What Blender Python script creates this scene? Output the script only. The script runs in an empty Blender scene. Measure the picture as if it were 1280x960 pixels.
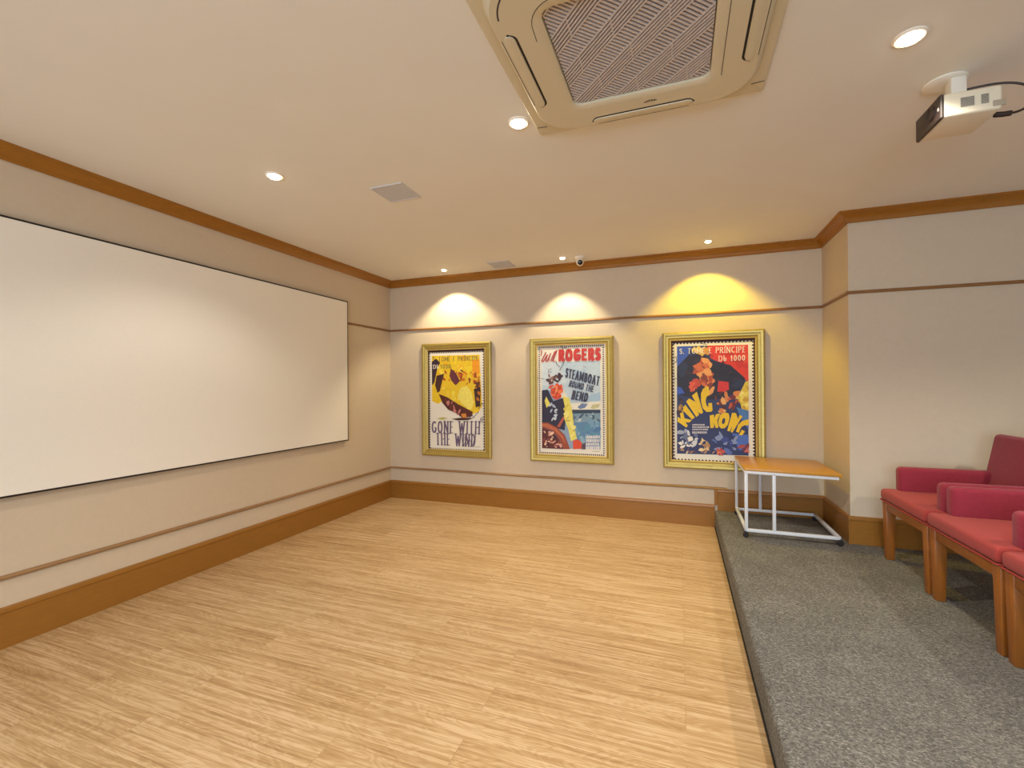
import bpy, bmesh, math, random
from mathutils import Vector, Matrix
random.seed(11)
PI = math.pi
SC = bpy.context.scene
COL = SC.collection

# ------------------------------------------------------------------ camera
FPX, YAW, PITCH, ROLL = 569.55, -0.3514, 0.0041, -0.0064
CAMX, CAMZ = 3.1942, 1.30
D, ZC = 4.55, 2.53            # back wall, ceiling
XR, YF = 4.344, 3.9165        # pier: return face and front face
XP, ZP = 3.493, 0.1524        # carpeted platform edge and height
XE, YREAR = 6.6, -3.2         # side wall and rear wall (behind the camera)

cam_d = bpy.data.cameras.new('camera')
cam_d.sensor_width = 36.0
cam_d.lens = FPX / 1280 * 36.0
cam_d.clip_start = 0.05
cam = bpy.data.objects.new('camera', cam_d)
COL.objects.link(cam)
fw = Vector((math.sin(YAW) * math.cos(PITCH), math.cos(YAW) * math.cos(PITCH), math.sin(PITCH)))
r0 = Vector((math.cos(YAW), -math.sin(YAW), 0)); u0 = r0.cross(fw)
rr = r0 * math.cos(ROLL) + u0 * math.sin(ROLL); uu = -r0 * math.sin(ROLL) + u0 * math.cos(ROLL)
cam.matrix_world = Matrix(((rr.x, uu.x, -fw.x, CAMX), (rr.y, uu.y, -fw.y, 0), (rr.z, uu.z, -fw.z, CAMZ), (0, 0, 0, 1)))
SC.camera = cam

# ------------------------------------------------------------------ light
SC.view_settings.view_transform = 'Standard'
SC.view_settings.look = 'None'
SC.view_settings.gamma = 1.0
SC.view_settings.use_curve_mapping = False
SC.view_settings.exposure = 0.30
SC.cycles.diffuse_bounces = 8
SC.cycles.max_bounces = 12
SC.cycles.sample_clamp_indirect = 6.0
SC.cycles.caustics_reflective = False
SC.cycles.caustics_refractive = False
WARM = (1.0, 0.92, 0.79)
COOL = (0.66, 0.82, 1.0)
P_DOWN, A_DOWN, B_DOWN = 58.0, 130.0, 0.5       # ceiling downlights
P_REAR = 32.0                                    # downlights behind the camera
P_FILL = 135.0                                    # fill light through the added rear window
w = bpy.data.worlds.new('world'); SC.world = w; w.use_nodes = True
w.node_tree.nodes['Background'].inputs[0].default_value = (0.62, 0.78, 1.0, 1)
w.node_tree.nodes['Background'].inputs[1].default_value = 1.0

def lamp(name, kind, loc, power, color, parent=None, **kw):
    d = bpy.data.lights.new(name, kind); d.energy = power; d.color = color
    for k, v_ in kw.items(): setattr(d, k, v_)
    o = bpy.data.objects.new(name, d); COL.objects.link(o)
    o.location = loc
    if parent: o.parent = parent
    return o

# added sky-coloured fill lamp outside a made-up rear window, out of view
WX0, WX1, WZ0, WZ1 = 1.0, 4.6, 0.45, 2.15
dl = lamp('daylight_fill', 'AREA', ((WX0 + WX1) / 2, YREAR - 0.16, (WZ0 + WZ1) / 2), P_FILL, COOL, shape='RECTANGLE', size=WX1 - WX0, size_y=WZ1 - WZ0)
dl.rotation_euler = (PI / 2, 0, 0)
for lx in (1.0, 2.5, 4.0, 5.5):                   # the rows of ceiling downlights behind the camera
    for ly in (0.4, -1.2):
        lamp('rear_downlight', 'SPOT', (lx, ly, ZC - 0.03), P_REAR * (0.15 if lx < 2 else 0.8 if lx < 3 else 1.0), WARM, spot_size=math.radians(A_DOWN), spot_blend=B_DOWN, shadow_soft_size=0.04)
lamp('side_downlight', 'SPOT', (5.5, 2.0, ZC - 0.03), P_DOWN, WARM, spot_size=math.radians(A_DOWN), spot_blend=B_DOWN, shadow_soft_size=0.04)

# ------------------------------------------------------------------ materials
def lin(h):
    if isinstance(h, str): c = [int(h[i:i + 2], 16) / 255 for i in (0, 2, 4)]
    else: c = [x / 255 for x in h]
    return tuple(((x / 12.92) if x <= 0.04045 else ((x + 0.055) / 1.055) ** 2.4) for x in c)
def mat(name, col, rough=0.6, metal=0.0, spec=0.5, var=0.06, scale=8.0, bump=0.0, bscale=200.0, emit=None, estr=0, stretch=None, sheen=0.0):
    m = bpy.data.materials.new(name); m.use_nodes = True
    nt = m.node_tree; b = nt.nodes['Principled BSDF']
    c = lin(col)
    b.inputs['Roughness'].default_value = rough
    b.inputs['Metallic'].default_value = metal
    b.inputs['Specular IOR Level'].default_value = spec
    if sheen: b.inputs['Sheen Weight'].default_value = sheen
    tc = nt.nodes.new('ShaderNodeTexCoord')
    src = tc.outputs['Object']
    if stretch:
        mp = nt.nodes.new('ShaderNodeMapping'); mp.inputs['Scale'].default_value = stretch
        nt.links.new(src, mp.inputs['Vector']); src = mp.outputs['Vector']
    n = nt.nodes.new('ShaderNodeTexNoise'); n.inputs['Scale'].default_value = scale; n.inputs['Detail'].default_value = 4
    nt.links.new(src, n.inputs['Vector'])
    mr = nt.nodes.new('ShaderNodeMapRange')
    mr.inputs['To Min'].default_value = 1 - var; mr.inputs['To Max'].default_value = 1 + var
    mr.inputs['From Min'].default_value = 0.25; mr.inputs['From Max'].default_value = 0.75
    nt.links.new(n.outputs['Fac'], mr.inputs['Value'])
    mx = nt.nodes.new('ShaderNodeMix'); mx.data_type = 'RGBA'; mx.blend_type = 'MULTIPLY'
    mx.inputs[0].default_value = 1.0
    mx.inputs[6].default_value = (*c, 1)
    cb = nt.nodes.new('ShaderNodeCombineColor')
    for i in range(3): nt.links.new(mr.outputs['Result'], cb.inputs[i])
    nt.links.new(cb.outputs['Color'], mx.inputs[7])
    nt.links.new(mx.outputs[2], b.inputs['Base Color'])
    if bump:
        n2 = nt.nodes.new('ShaderNodeTexNoise'); n2.inputs['Scale'].default_value = bscale
        nt.links.new(tc.outputs['Object'], n2.inputs['Vector'])
        bp = nt.nodes.new('ShaderNodeBump'); bp.inputs['Strength'].default_value = bump; bp.inputs['Distance'].default_value = 0.002
        nt.links.new(n2.outputs['Fac'], bp.inputs['Height']); nt.links.new(bp.outputs['Normal'], b.inputs['Normal'])
    if emit:
        b.inputs['Emission Color'].default_value = (*emit, 1); b.inputs['Emission Strength'].default_value = estr
    return m

M = dict(
    wall=mat('wallpaper_beige', 'D0C1AA', 0.75, var=0.02, scale=30, bump=0.15, bscale=260),
    ceil=mat('ceiling_paint', 'EBE9E2', 0.85, var=0.015, scale=3, bump=0.05, bscale=120),
    crown=mat('crown_wood', '9C661E', 0.35, var=0.10, scale=6, stretch=(3, 3, 20)),
    rail=mat('rail_wood', '8E6438', 0.40, var=0.10, scale=6, stretch=(3, 3, 30)),
    dado=mat('dado_rail_wood', '96724A', 0.40, var=0.08, scale=6, stretch=(3, 3, 30)),
    base=mat('baseboard_wood', '966628', 0.32, var=0.08, scale=5, stretch=(2, 2, 18)),
    screen=mat('screen_fabric', 'F2EEE4', 0.9, var=0.01, scale=60, spec=0.2),
    black=mat('black_frame', '1C1614', 0.5),
    gold=mat('gold_moulding', 'B6A056', 0.36, metal=0.5, var=0.10, scale=20, stretch=(1, 1, 6)),
    goldline=mat('gold_inner_lip', 'D8C078', 0.35, metal=0.5),
    backing=mat('dark_backing', '3C1A16', 0.7),
    paper=mat('poster_paper', 'F0ECE0', 0.55, var=0.01),
    acp=mat('cassette_plastic', 'D6CCB0', 0.45, var=0.01, scale=3),
    acgrille=mat('grille_plastic', 'CCC2BE', 0.45, var=0.03),
    dark=mat('dark_gap', '15110F', 0.7),
    white=mat('white_plastic', 'ECE6D8', 0.4, var=0.02),
    lens=mat('camera_lens', '20100C', 0.15),
    vent=mat('grey_grille', 'CCCCCE', 0.6, var=0.05, scale=90),
    trimring=mat('downlight_trim', 'F4ECDC', 0.4),
    bulb=mat('lit_lamp', 'FFFFFF', 0.5, emit=(1.0, 0.86, 0.62), estr=18),
    bulby=mat('lit_yellow_lamp', 'FFFFFF', 0.5, emit=(1.0, 0.80, 0.40), estr=18),
    projw=mat('projector_shell', 'E6DCC4', 0.45, var=0.03),
    projd=mat('projector_face', '382C28', 0.45, var=0.08),
    cable=mat('cable_black', '2A1C14', 0.5),
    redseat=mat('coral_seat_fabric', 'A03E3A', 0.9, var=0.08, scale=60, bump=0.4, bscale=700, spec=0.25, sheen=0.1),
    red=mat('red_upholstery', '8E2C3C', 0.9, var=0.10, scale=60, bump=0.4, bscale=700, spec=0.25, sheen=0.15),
    piping=mat('red_piping', '963A36', 0.8, var=0.05, spec=0.25),
    cwood=mat('chair_wood', '94581E', 0.38, var=0.14, scale=9, stretch=(6, 6, 1.2)),
    ttop=mat('table_top_wood', 'C08A38', 0.28, var=0.08, scale=7, stretch=(2, 14, 2)),
    tframe=mat('painted_steel', 'D8DCE2', 0.35, var=0.02),
    rubber=mat('caster_rubber', '1E1A1A', 0.5),
)

def floor_material():
    m = bpy.data.materials.new('oak_plank_floor'); m.use_nodes = True
    nt = m.node_tree; L = nt.links; b = nt.nodes['Principled BSDF']
    N = nt.nodes.new
    tc = N('ShaderNodeTexCoord')
    br = N('ShaderNodeTexBrick'); br.offset = 0.37; br.inputs['Scale'].default_value = 1.0
    br.inputs['Brick Width'].default_value = 1.22; br.inputs['Row Height'].default_value = 0.152
    br.inputs['Mortar Size'].default_value = 0.0010; br.inputs['Mortar Smooth'].default_value = 0.3
    br.inputs['Color1'].default_value = (0, 0, 0, 1); br.inputs['Color2'].default_value = (1, 1, 1, 1); br.inputs['Mortar'].default_value = (0.5, 0.5, 0.5, 1)
    L.new(tc.outputs['Object'], br.inputs['Vector'])
    # shift the grain of each plank
    sh = N('ShaderNodeVectorMath'); sh.operation = 'MULTIPLY_ADD'; sh.inputs[1].default_value = (7.3, 3.1, 0)
    L.new(br.outputs['Color'], sh.inputs[0]); L.new(tc.outputs['Object'], sh.inputs[2])
    mp = N('ShaderNodeMapping'); mp.inputs['Scale'].default_value = (0.62, 20, 1); L.new(sh.outputs[0], mp.inputs['Vector'])
    n1 = N('ShaderNodeTexNoise'); n1.inputs['Scale'].default_value = 2.8; n1.inputs['Detail'].default_value = 6; n1.inputs['Roughness'].default_value = 0.62; n1.inputs['Distortion'].default_value = 0.5
    L.new(mp.outputs[0], n1.inputs['Vector'])
    mp2 = N('ShaderNodeMapping'); mp2.inputs['Scale'].default_value = (1.0, 80, 1); L.new(sh.outputs[0], mp2.inputs['Vector'])
    n2 = N('ShaderNodeTexNoise'); n2.inputs['Scale'].default_value = 2.5; n2.inputs['Detail'].default_value = 4
    L.new(mp2.outputs[0], n2.inputs['Vector'])
    mp3 = N('ShaderNodeMapping'); mp3.inputs['Scale'].default_value = (1.3, 6.5, 1); L.new(sh.outputs[0], mp3.inputs['Vector'])
    wv = N('ShaderNodeTexNoise'); wv.inputs['Scale'].default_value = 1.6; wv.inputs['Detail'].default_value = 3; wv.inputs['Distortion'].default_value = 2.2
    L.new(mp3.outputs[0], wv.inputs['Vector'])
    sn = N('ShaderNodeMath'); sn.operation = 'MULTIPLY'; sn.inputs[1].default_value = 46; L.new(wv.outputs['Fac'], sn.inputs[0])
    si = N('ShaderNodeMath'); si.operation = 'SINE'; L.new(sn.outputs[0], si.inputs[0])
    add = N('ShaderNodeMath'); add.operation = 'MULTIPLY_ADD'; add.inputs[1].default_value = 0.62; L.new(n2.outputs['Fac'], add.inputs[0]); L.new(n1.outputs['Fac'], add.inputs[2])
    add2 = N('ShaderNodeMath'); add2.operation = 'MULTIPLY_ADD'; add2.inputs[1].default_value = 0.055; L.new(si.outputs[0], add2.inputs[0]); L.new(add.outputs[0], add2.inputs[2])
    pl = N('ShaderNodeSeparateColor'); L.new(br.outputs['Color'], pl.inputs[0])
    add3 = N('ShaderNodeMath'); add3.operation = 'MULTIPLY_ADD'; add3.inputs[1].default_value = 0.07; L.new(pl.outputs[0], add3.inputs[0]); L.new(add2.outputs[0], add3.inputs[2])
    cr = N('ShaderNodeValToRGB')
    cr.color_ramp.elements[0].position = 0.58; cr.color_ramp.elements[0].color = (*lin('957248'), 1)
    cr.color_ramp.elements[1].position = 1.10; cr.color_ramp.elements[1].color = (*lin('CDB08A'), 1)
    e = cr.color_ramp.elements.new(0.82); e.color = (*lin('B59468'), 1)
    L.new(add3.outputs[0], cr.inputs[0])
    mx = N('ShaderNodeMix'); mx.data_type = 'RGBA'; mx.blend_type = 'MULTIPLY'; mx.inputs[7].default_value = (0.72, 0.66, 0.58, 1)
    L.new(br.outputs['Fac'], mx.inputs[0]); L.new(cr.outputs[0], mx.inputs[6])
    L.new(mx.outputs[2], b.inputs['Base Color'])
    b.inputs['Roughness'].default_value = 0.42
    bp = N('ShaderNodeBump'); bp.inputs['Strength'].default_value = 0.08; bp.inputs['Distance'].default_value = 0.002
    L.new(add2.outputs[0], bp.inputs['Height']); L.new(bp.outputs[0], b.inputs['Normal'])
    return m
def carpet_material():
    m = bpy.data.materials.new('grey_loop_carpet'); m.use_nodes = True
    nt = m.node_tree; L = nt.links; b = nt.nodes['Principled BSDF']; N = nt.nodes.new
    tc = N('ShaderNodeTexCoord')
    mp = N('ShaderNodeMapping'); mp.inputs['Rotation'].default_value = (0, 0, 0.6); mp.inputs['Scale'].default_value = (1.0, 1.7, 1); L.new(tc.outputs['Object'], mp.inputs['Vector'])
    n = N('ShaderNodeTexNoise'); n.inputs['Scale'].default_value = 90; n.inputs['Detail'].default_value = 5; n.inputs['Roughness'].default_value = 0.7; n.inputs['Distortion'].default_value = 0.8
    L.new(mp.outputs[0], n.inputs['Vector'])
    n3 = N('ShaderNodeTexNoise'); n3.inputs['Scale'].default_value = 5; n3.inputs['Detail'].default_value = 2; L.new(tc.outputs['Object'], n3.inputs['Vector'])
    ad = N('ShaderNodeMath'); ad.operation = 'MULTIPLY_ADD'; ad.inputs[1].default_value = 0.12; L.new(n3.outputs['Fac'], ad.inputs[0]); L.new(n.outputs['Fac'], ad.inputs[2])
    cr = N('ShaderNodeValToRGB')
    cr.color_ramp.elements[0].position = 0.40; cr.color_ramp.elements[0].color = (*lin('45433F'), 1)
    cr.color_ramp.elements[1].position = 0.80; cr.color_ramp.elements[1].color = (*lin('AAA89E'), 1)
    e = cr.color_ramp.elements.new(0.58); e.color = (*lin('6C6A66'), 1)
    L.new(ad.outputs[0], cr.inputs[0]); L.new(cr.outputs[0], b.inputs['Base Color'])
    b.inputs['Roughness'].default_value = 0.95; b.inputs['Specular IOR Level'].default_value = 0.15
    bp = N('ShaderNodeBump'); bp.inputs['Strength'].default_value = 0.5; bp.inputs['Distance'].default_value = 0.004
    L.new(n.outputs['Fac'], bp.inputs['Height']); L.new(bp.outputs[0], b.inputs['Normal'])
    return m
M['floor'] = floor_material(); M['carpet'] = carpet_material()
_pm = {}
def ink(h):
    if h not in _pm: _pm[h] = mat('poster_ink_' + h.lower(), h, 0.5, var=0.07, scale=45)
    return _pm[h]

# ------------------------------------------------------------------ mesh helpers
def merge(bm, t):
    me = bpy.data.meshes.new('tmp'); t.to_mesh(me); t.free(); bm.from_mesh(me); bpy.data.meshes.remove(me)
def box(bm, x0, x1, y0, y1, z0, z1, bev=0.0, seg=2, rot=None, mi=0, taper=None):
    t = bmesh.new()
    vs = [t.verts.new((x, y, z)) for z in (z0, z1) for y in (y0, y1) for x in (x0, x1)]
    if taper:                                  # (sx, sy) scale of the lower face about its centre
        cx, cy = (x0 + x1) / 2, (y0 + y1) / 2
        for v_ in vs[:4]: v_.co.x = cx + (v_.co.x - cx) * taper[0]; v_.co.y = cy + (v_.co.y - cy) * taper[1]
    for f_ in ((0, 2, 3, 1), (4, 5, 7, 6), (0, 1, 5, 4), (2, 6, 7, 3), (0, 4, 6, 2), (1, 3, 7, 5)):
        t.faces.new([vs[i] for i in f_])
    if bev: bmesh.ops.bevel(t, geom=t.edges[:], offset=bev, segments=seg, affect='EDGES', profile=0.5, clamp_overlap=True)
    if rot is not None: bmesh.ops.transform(t, matrix=rot, verts=t.verts[:])
    for f_ in t.faces: f_.material_index = mi
    merge(bm, t)
def tube(bm, pts, r, n=8, mi=0):
    pts = [Vector(p) for p in pts]; rings = []
    for i, p in enumerate(pts):
        d = (pts[min(i + 1, len(pts) - 1)] - pts[max(i - 1, 0)]).normalized()
        a = d.orthogonal().normalized() if i == 0 else (rings_a - d * rings_a.dot(d)).normalized()
        rings_a = a; bb = d.cross(a)
        rings.append([bm.verts.new(p + (a * math.cos(2 * PI * k / n) + bb * math.sin(2 * PI * k / n)) * r) for k in range(n)])
    for i in range(len(rings) - 1):
        for k in range(n):
            f_ = bm.faces.new((rings[i][k], rings[i][(k + 1) % n], rings[i + 1][(k + 1) % n], rings[i + 1][k])); f_.material_index = mi
    for rg, rev in ((rings[0], True), (rings[-1], False)):
        f_ = bm.faces.new(rg[::-1] if rev else rg); f_.material_index = mi
def lathe(bm, prof, c=(0, 0, 0), n=24, mat4=None, mi=0):
    """prof: list of (r, z); closed where r == 0"""
    t = bmesh.new(); rows = []
    for r, z in prof:
        rows.append([t.verts.new((0, 0, z))] if r == 0 else [t.verts.new((r * math.cos(2 * PI * k / n), r * math.sin(2 * PI * k / n), z)) for k in range(n)])
    for a, b in zip(rows, rows[1:]):
        for k in range(n):
            k2 = (k + 1) % n
            q = [a[0]] if len(a) == 1 else [a[k], a[k2]]
            q += [b[0]] if len(b) == 1 else [b[k2], b[k]]
            if len(q) > 2:
                f_ = t.faces.new(q); f_.material_index = mi
    if mat4 is not None: bmesh.ops.transform(t, matrix=mat4, verts=t.verts[:])
    bmesh.ops.translate(t, vec=Vector(c), verts=t.verts[:])
    bmesh.ops.recalc_face_normals(t, faces=t.faces[:])
    merge(bm, t)
def rrect(h, r, n=8, hy=None):
    """rounded rectangle outline, half sizes h / hy"""
    hy = h if hy is None else hy
    pts = []
    for cx, cy, a0 in ((h - r, hy - r, 0), (-h + r, hy - r, PI / 2), (-h + r, -hy + r, PI), (h - r, -hy + r, 1.5 * PI)):
        for k in range(n + 1):
            a = a0 + PI / 2 * k / n
            pts.append((cx + r * math.cos(a), cy + r * math.sin(a)))
    return pts
def loft(bm, loops, cap0=False, cap1=False, mi=0, closed=True):
    rings = [[bm.verts.new(p) for p in lp] for lp in loops]
    fs = []
    for a, b in zip(rings, rings[1:]):
        n = len(a)
        for k in range(n if closed else n - 1): fs.append(bm.faces.new((a[k], a[(k + 1) % n], b[(k + 1) % n], b[k])))
    if cap0: fs.append(bm.faces.new(rings[0][::-1]))
    if cap1: fs.append(bm.faces.new(rings[-1]))
    for f_ in fs: f_.material_index = mi
def sweep(bm, path, prof, mi=0):
    """mitred moulding: path = plan polyline with the room on its right, prof = (distance from wall, z) outline"""
    P = [Vector(p) for p in path]; loops = []
    for i, p in enumerate(P):
        ds = [(P[j + 1] - P[j]).normalized() for j in (i - 1, i) if 0 <= j < len(P) - 1]
        ns = [Vector((d.y, -d.x)) for d in ds]
        m = ns[0] if len(ns) == 1 else (ns[0] + ns[1]) / (1 + ns[0].dot(ns[1]))
        loops.append([(p.x + m.x * d, p.y + m.y * d, z) for d, z in prof])
    loft(bm, loops, True, True, mi)
def obj(name, bm, mats, parent=None, smooth=True, angle=40):
    bmesh.ops.recalc_face_normals(bm, faces=bm.faces[:])
    me = bpy.data.meshes.new(name); bm.to_mesh(me); bm.free()
    for m_ in (mats if isinstance(mats, (list, tuple)) else [mats]): me.materials.append(m_)
    if smooth:
        for p in me.polygons: p.use_smooth = True
        me.set_sharp_from_angle(angle=math.radians(angle))
    o = bpy.data.objects.new(name, me); COL.objects.link(o)
    if parent: o.parent = parent
    return o
def struct(name, bm, m_, smooth=False):
    o = obj(name, bm, m_, None, smooth); o['kind'] = 'structure'; return o
def tag(o, label, cat, group=None):
    o['label'] = label; o['category'] = cat
    if group: o['group'] = group
    return o
def thing(name, label, cat, loc=(0, 0, 0), rotz=0, group=None):
    o = bpy.data.objects.new(name, None); COL.objects.link(o)
    o.location = loc; o.rotation_euler = (0, 0, rotz); o.empty_display_size = 0.1
    return tag(o, label, cat, group)
def copy_tree(o, parent=None):
    c = o.copy(); COL.objects.link(c); c.parent = parent
    for ch in [x for x in bpy.data.objects if x.parent == o]: copy_tree(ch, c)
    return c
def quick(f, *a, **k):
    bm = bmesh.new(); f(bm, *a, **k); return bm

# ------------------------------------------------------------------ the room
struct('floor', quick(box, -0.1, XE + 0.1, YREAR - 0.1, D + 0.1, -0.1, 0), M['floor'])
struct('ceiling', quick(box, -0.1, XE + 0.1, YREAR - 0.1, D + 0.1, ZC, ZC + 0.1), M['ceil'])
struct('wall_left', quick(box, -0.1, 0, YREAR - 0.1, D + 0.1, -0.1, ZC + 0.1), M['wall'])
struct('wall_back', quick(box, 0, XR, D, D + 0.1, -0.1, ZC + 0.1), M['wall'])
struct('wall_right', quick(box, XR, XE + 0.1, YF, D + 0.1, -0.1, ZC + 0.1), M['wall'])
struct('wall_side', quick(box, XE, XE + 0.1, YREAR - 0.1, YF, -0.1, ZC + 0.1), M['wall'])
bm = bmesh.new()
for a in ((0, WX0, -0.1, ZC + .1), (WX1, XE, -0.1, ZC + .1), (WX0, WX1, -0.1, WZ0), (WX0, WX1, WZ1, ZC + .1)):
    box(bm, a[0], a[1], YREAR - 0.1, YREAR, a[2], a[3])
struct('wall_rear', bm, M['wall'])
bm = bmesh.new()
for x in (WX0, (WX0 + WX1) / 2 - .025, WX1 - .05): box(bm, x, x + .05, YREAR - .08, YREAR - .03, WZ0, WZ1)
for z in (WZ0, WZ1 - .05): box(bm, WX0, WX1, YREAR - .08, YREAR - .03, z, z + .05)
struct('added_window_1', bm, M['white'])  # unseen window, added so the fill lamp has an opening
# carpeted platform with a rounded nosing
bm = bmesh.new()
prof = [(XP, 0.0), (XP, ZP - .018), (XP + .005, ZP - .006), (XP + .016, ZP), (XE, ZP), (XE, 0.0)]
loft(bm, [[(x, YREAR, z) for x, z in prof], [(x, YF, z) for x, z in prof]], True, True)
prof2 = [(min(x, XR), z) for x, z in prof]
loft(bm, [[(x, YF, z) for x, z in prof2], [(x, D, z) for x, z in prof2]], True, True)
struct('floor_platform', bm, M['carpet'], True)
bm = bmesh.new(); box(bm, XP - .006, XP, YREAR, D - .02, 0.0005, .012)
struct('trim_5', bm, M['dark'])

# mouldings
ring = [(0, YREAR), (0, D), (XR, D), (XR, YF), (XE, YF)]
crown = [(0, 2.456), (.010, 2.454), (.016, 2.462), (.018, 2.472), (.024, 2.484), (.036, 2.500), (.048, 2.508), (.052, 2.513), (.062, 2.516), (.068, 2.522), (.068, ZC), (0, ZC)]
struct('trim_1', quick(sweep, ring, crown), M['crown'], True)
railp = [(0, 1.944), (.012, 1.944), (.016, 1.948), (.016, 1.958), (.012, 1.963), (.008, 1.966), (0, 1.966)]
struct('trim_2', quick(sweep, ring, railp), M['rail'], True)
dadop = [(0, .343), (.012, .343), (.017, .347), (.018, .354), (.013, .360), (.006, .363), (0, .364)]
struct('trim_3', quick(sweep, [(0, YREAR), (0, D), (XP + .10, D)], dadop), M['dado'], True)
def baseprof(z0, h): return [(0, z0), (.014, z0), (.014, z0 + h - .030), (.018, z0 + h - .026), (.018, z0 + h - .012), (.014, z0 + h - .003), (.006, z0 + h), (0, z0 + h)]
struct('baseboard_left', quick(sweep, [(0, YREAR), (0, D - .001)], baseprof(0, .205)), M['base'], True)
struct('baseboard_back', quick(sweep, [(0.0, D), (XP, D)], baseprof(0, .205)), M['base'], True)
struct('baseboard_right', quick(sweep, [(XP + .022, D), (XR, D), (XR, YF), (XE, YF)], baseprof(ZP, .198)), M['base'], True)
bm = bmesh.new(); box(bm, XP - .004, XP + .024, D - .02, D, .205, .352, .003)
struct('trim_4', bm, M['base'])

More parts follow.
